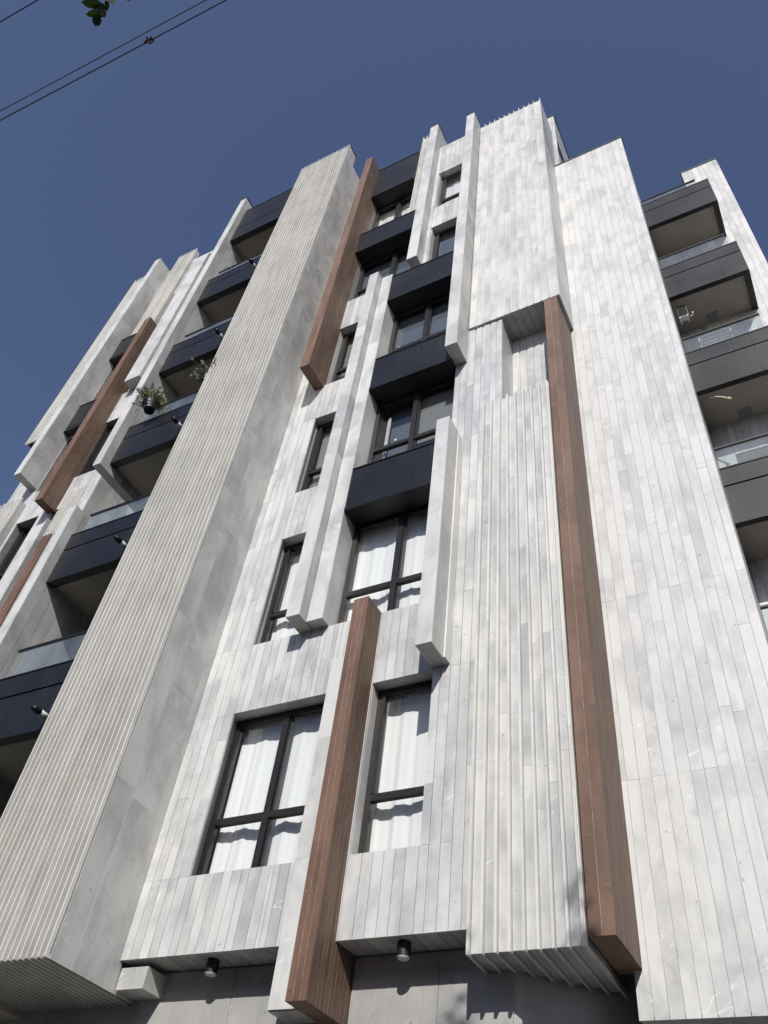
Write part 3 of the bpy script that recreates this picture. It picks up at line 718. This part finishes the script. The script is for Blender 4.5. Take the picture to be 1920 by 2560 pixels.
def pot_plant(x, y, z, label, r, h, spread, flowers, seed, tilt=0.0, stems=60):
    g = random.Random(seed)
    o = empty('potted_plant', (x, y, z)); tag(o, label, 'potted plant', 'plants on the left balconies')
    mb = MB(); mb.tube([(x, y, z), (x+tilt*0.3, y, z+h*0.9), (x+tilt*0.34, y, z+h*0.9), (x+tilt*0.36, y, z+h)], [r*0.72, r, r*1.09, r*1.09], 18)
    mb.build('pot', 'black', o, smooth=False)
    MB().tube([(x+tilt*0.36, y, z+h+0.001), (x+tilt*0.36, y, z+h+0.012)], r*0.95, 18).build('soil', 'soil', o)
    pc = MB()
    st = MB()
    tips = []
    for i in range(stems):
        a = g.uniform(0, 6.28); e = g.uniform(0.15, 1.3); L = g.uniform(0.5, 1.0)*spread
        base = Vector((x+tilt*0.36+g.uniform(-.5, .5)*r, y+g.uniform(-.5, .5)*r, z+h))
        d = Vector((math.cos(a)*math.cos(e), math.sin(a)*math.cos(e), math.sin(e)))
        pts = [base, base+d*L*0.5+Vector((0, 0, 0.03)), base+d*L+Vector((0, 0, -0.10*L*math.cos(e)))]
        st.tube(pts, [0.004, 0.003, 0.0015], 4, g.random())
        tips.append(pts[2])
        for q in range(16):
            t = g.uniform(0.2, 1.0); p = pts[0].lerp(pts[1], t*2) if t < 0.5 else pts[1].lerp(pts[2], t*2-1)
            dd = (d+Vector((g.uniform(-1, 1), g.uniform(-1, 1), g.uniform(-.6, .9)))*0.9).normalized()
            leaf_blade(pc, p, dd, Vector((g.uniform(-1, 1), g.uniform(-1, 1), 1)), g.uniform(0.05, 0.10), g.uniform(0.010, 0.02), g.random())
    tag(pc.build('foliage', 'herb', o), kind='stuff'); tag(st.build('stems', 'herb', o), kind='stuff')
    if flowers:
        fb = MB()
        for p in g.sample(tips, flowers):
            for q in range(6):
                a = q*1.047; leaf_blade(fb, p+Vector((0, 0, 0.01)), Vector((math.cos(a), math.sin(a), 0.4)), Vector((0, 0, 1)), 0.038, 0.026, 0.5)
        tag(fb.build('flowers', 'petal', o), kind='stuff')
    return o
pot_plant(-10.12, -0.96, 14.92, 'bushy green plant in a shiny black pot hung on the glass balcony rail', 0.15, 0.27, 0.50, 0, 3, -0.2)
pot_plant(-8.90, -0.88, 15.35, 'sparse white flowering plant on the balcony rail beside the ribbed column', 0.11, 0.18, 0.58, 22, 5, 0.0, 26)
# bracket that carries the pots is part of the plant holder
for par, x, z in ((bpy.data.objects['potted_plant'], -10.15, 14.99), (bpy.data.objects['potted_plant.001'], -8.98, 15.42)):
    MB().tube([(x-0.14, -0.82, z+0.10), (x-0.15, -1.05, z+0.06), (x+0.05, -1.13, z+0.05), (x+0.19, -1.02, z+0.06), (x+0.17, -0.80, z+0.12)], 0.009, 6).build('holder_ring', 'black', par)

# air conditioner on the right balcony
ac = empty('air_conditioner', (0.02, 2.35, 16.30)); tag(ac, 'white air conditioner with dark grille under a right balcony ceiling', 'air conditioner')
MB().box(-0.07, 0.11, 2.06, 2.17, 16.37, 16.74).build('casing', 'white', ac)
MB().box(-0.068, 0.108, 2.048, 2.059, 16.405, 16.738).build('grille', 'black', ac)
for i in range(8): MB().box(-0.055, 0.095, 2.038, 2.047, 16.395+i*0.043, 16.405+i*0.043).build('slat', 'frame', ac)
for x in (-0.06, 0.08): MB().box(x, x+0.022, 2.05, 2.20, 16.34, 16.369).build('bracket', 'white', ac)
MB().tube([(0.14, 2.1, 16.36), (0.18, 2.08, 16.33), (0.19, 2.0, 16.31)], 0.014, 8).build('hose', 'white', ac)

# folding drying rack behind the glass
rk = empty('drying_rack', (0.42, 2.2, 13.92)); tag(rk, 'white folding drying rack behind the glass rail of a right balcony', 'drying rack')
for x in (0.15, 0.69):
    MB().tube([(x, 2.02, 13.93), (x+0.01, 2.35, 15.42)], 0.013, 6).build('leg', 'white', rk); MB().tube([(x+0.012, 2.42, 13.93), (x, 2.0, 15.38)], 0.013, 6).build('leg', 'white', rk)
for i in range(6):
    t = i/5; MB().tube([(0.15, 2.0+0.38*t, 15.40+0.02*t), (0.69, 2.0+0.38*t, 15.40+0.02*t)], 0.007, 6).build('bar', 'white', rk)
# pale bent pipe
bp = MB().tube([(0.03, 2.02, 13.60), (0.12, 1.99, 13.555), (0.22, 1.97, 13.46), (0.30, 1.955, 13.36)], [0.014, 0.014, 0.015, 0.017], 8).tube([(0.295, 1.956, 13.365), (0.325, 1.95, 13.325)], [0.026, 0.030], 8).build('bent_pipe', 'cream', smooth=True)
tag(bp, 'pale bent pipe sticking out below a right balcony ceiling', 'pipe')

# overhead cables along the street
def cable(pa, pb, r, label, sag):
    d = (Vector(pb)-Vector(pa)); a = Vector(pa)-d*8; e = Vector(pb)+d*8; pts = []
    for i in range(41):
        t = i/40; p = a.lerp(e, t); p.z += sag*((2*t-1)**2) ; pts.append(p)
    return tag(MB().tube(pts, r, 6).build('overhead_cable', 'wire', smooth=True), label, 'cable', 'cables over the street')
cable((-3.137, -7.288, 7.0), (-2.840, -7.272, 7.0), 0.0036, 'thin black cable crossing the top left corner of the sky', 0.1)
cable((-3.517, -6.910, 7.0), (-1.932, -6.829, 7.0), 0.0028, 'upper of the two long parallel cables in the sky', 0.8)
c3 = cable((-3.559, -6.868, 7.0), (-1.824, -6.777, 7.0), 0.0038, 'lower of the two long parallel cables, with a small knot', 0.9)
kp = Vector((-2.367, -6.803, 7.0)); kb = MB(); g = random.Random(4)
for i in range(5):
    a = kp+Vector((g.uniform(-.04, .0), g.uniform(-.015, .015), g.uniform(-.012, .012))); kb.tube([a, a+Vector((0.025, 0, 0.004)), a+Vector((0.035, g.uniform(-.02, .02), -0.02))], 0.006, 5)
kb.build('knot', 'bark', c3)

# street tree: crown behind and above the camera, one leafy twig reaching into view
tr = empty('street_tree', (2.6, -9.7, 0)); tag(tr, 'street tree whose leafy twig hangs into the top left of the sky', 'tree')
g = random.Random(11)
tk = MB().tube([(2.6, -9.7, 0), (2.55, -9.7, 1.6), (2.4, -9.6, 3.2), (2.3, -9.65, 4.6), (2.35, -9.7, 6.5), (2.3, -9.75, 8.2)], [0.17, 0.145, 0.13, 0.11, 0.07, 0.03], 12)
limbs = []
for tgt in ((0.4, -8.6, 6.2), (1.2, -11.2, 6.8), (3.8, -10.6, 6.6), (3.4, -8.9, 7.4), (1.4, -9.0, 8.0), (2.6, -10.8, 8.3)):
    b0 = Vector((2.33, -9.66, g.uniform(4.0, 5.6))); tgt = Vector(tgt); mid = b0.lerp(tgt, 0.5)+Vector((0, 0, 0.25))
    tk.tube([b0, mid, tgt], [0.06, 0.04, 0.012], 7); limbs.append((b0, mid, tgt))
sprig = Vector((-1.36, -7.09, 4.98))
long_b = [Vector((2.35, -9.65, 4.4)), Vector((1.0, -8.9, 5.5)), Vector((-0.3, -7.9, 5.75)), Vector((-1.05, -7.30, 5.55)), sprig]
tk.tube(long_b, [0.05, 0.034, 0.016, 0.008, 0.003], 7)
hb = [Vector((1.4, -9.0, 8.0)), Vector((1.05, -8.1, 9.4)), Vector((0.80, -7.5, 10.2)), Vector((0.76, -7.3, 10.55))]
tk.tube(hb, [0.02, 0.014, 0.008, 0.003], 6)
hb2 = [Vector((0.95, -8.1, 9.0)), Vector((-0.2, -7.3, 9.45)), Vector((-0.62, -7.0, 10.0))]
tk.tube(hb2, [0.012, 0.008, 0.003], 6)
tk.build('trunk', 'bark', tr, smooth=True)
cr = MB()
def compound(p, d, n, L, W, spread=0.045):
    """a compound leaf: paired leaflets along a stalk"""
    d = d.normalized(); s = d.cross(Vector((0, 0, 1)))
    if s.length < 0.1: s = Vector((1, 0, 0))
    s.normalize()
    for i in range(n):
        q = p+d*spread*i+Vector((0, 0, -0.004*i*i))
        for sg in (-1, 1):
            leaf_blade(cr, q, (s*sg+d*0.75+Vector((0, 0, g.uniform(-.35, .1)))), Vector((g.uniform(-.3, .3), g.uniform(-.3, .3), 1)), L*g.uniform(.8, 1.1), W*g.uniform(.85, 1.15), g.random())
    leaf_blade(cr, p+d*spread*n, d+Vector((0, 0, -0.3)), Vector((0, 0, 1)), L*1.1, W, g.random())
for b0, mid, tgt in limbs:
    for i in range(70):
        t = g.uniform(0.35, 1.1); p = b0.lerp(tgt, t)+Vector((g.gauss(0, .45), g.gauss(0, .45), g.gauss(0.05, .38)))
        compound(p, Vector((g.uniform(-1, 1), g.uniform(-1, 1), g.uniform(-.6, .3))), 4, 0.085, 0.036)
for i in range(9):
    p = long_b[1].lerp(long_b[2], g.random())+Vector((g.gauss(0, .10), g.gauss(0, .10), 0.1+abs(g.gauss(0, .15))))
    compound(p, Vector((g.uniform(-1, 1), g.uniform(-1, 1), -.1)), 3, 0.08, 0.034)
for i in range(16):
    p = hb[1].lerp(hb[3], g.uniform(0.35, 1.0))+Vector((g.gauss(0, .04), g.gauss(0, .07), g.gauss(0, .16)))
    compound(p, Vector((g.uniform(-1, 1), g.uniform(-1, 1), -.2)), 4, 0.09, 0.045)
for i in range(8):
    p = hb2[1].lerp(hb2[2], g.uniform(0.5, 1.0))+Vector((g.gauss(0, .05), g.gauss(0, .05), g.gauss(0, .12)))
    compound(p, Vector((g.uniform(-1, 1), g.uniform(-1, 1), -.2)), 4, 0.09, 0.045)
cr.build('crown', 'leaf', tr)
# the twig seen in the picture: leaflets hanging from the tip of the long branch
def at_px(x, y, z):
    d = RGT*((x-960)/FPX)-UPV*((y-1280)/FPX)+FWD; t = (z-CAM.z)/d.z; return CAM+d*t
twig = MB().tube([at_px(300, -40, 5.02), at_px(268, -6, 4.97), at_px(250, 30, 4.90)], [0.003, 0.0025, 0.0015], 5).build('twig', 'bark', tr)
for (x0, y0, x1, y1, wd, z) in ((262, 14, 203, 5, .040, 4.95), (252, 30, 214, 37, .034, 4.90), (246, 34, 238, 66, .034, 4.86), (258, 8, 250, 46, .030, 4.90), (264, 2, 270, 27, .030, 4.95),
                                (250, 12, 262, 45, .026, 4.88), (275, -10, 282, 11, .03, 4.98), (318, -16, 322, 4, .03, 5.0), (128, -12, 124, 2, .03, 5.0), (262, -30, 230, -12, .04, 5.0), (300, -40, 330, -20, .04, 5.0)):
    a, b = at_px(x0, y0, z), at_px(x1, y1, z-0.03); d = b-a
    lb = MB(); leaf_blade(lb, a, d, Vector((0.25*math.sin(x0), -0.5, 0.8)), d.length, wd, (x0*7 % 10)/10); lb.build('leaflet', 'leaf', twig)
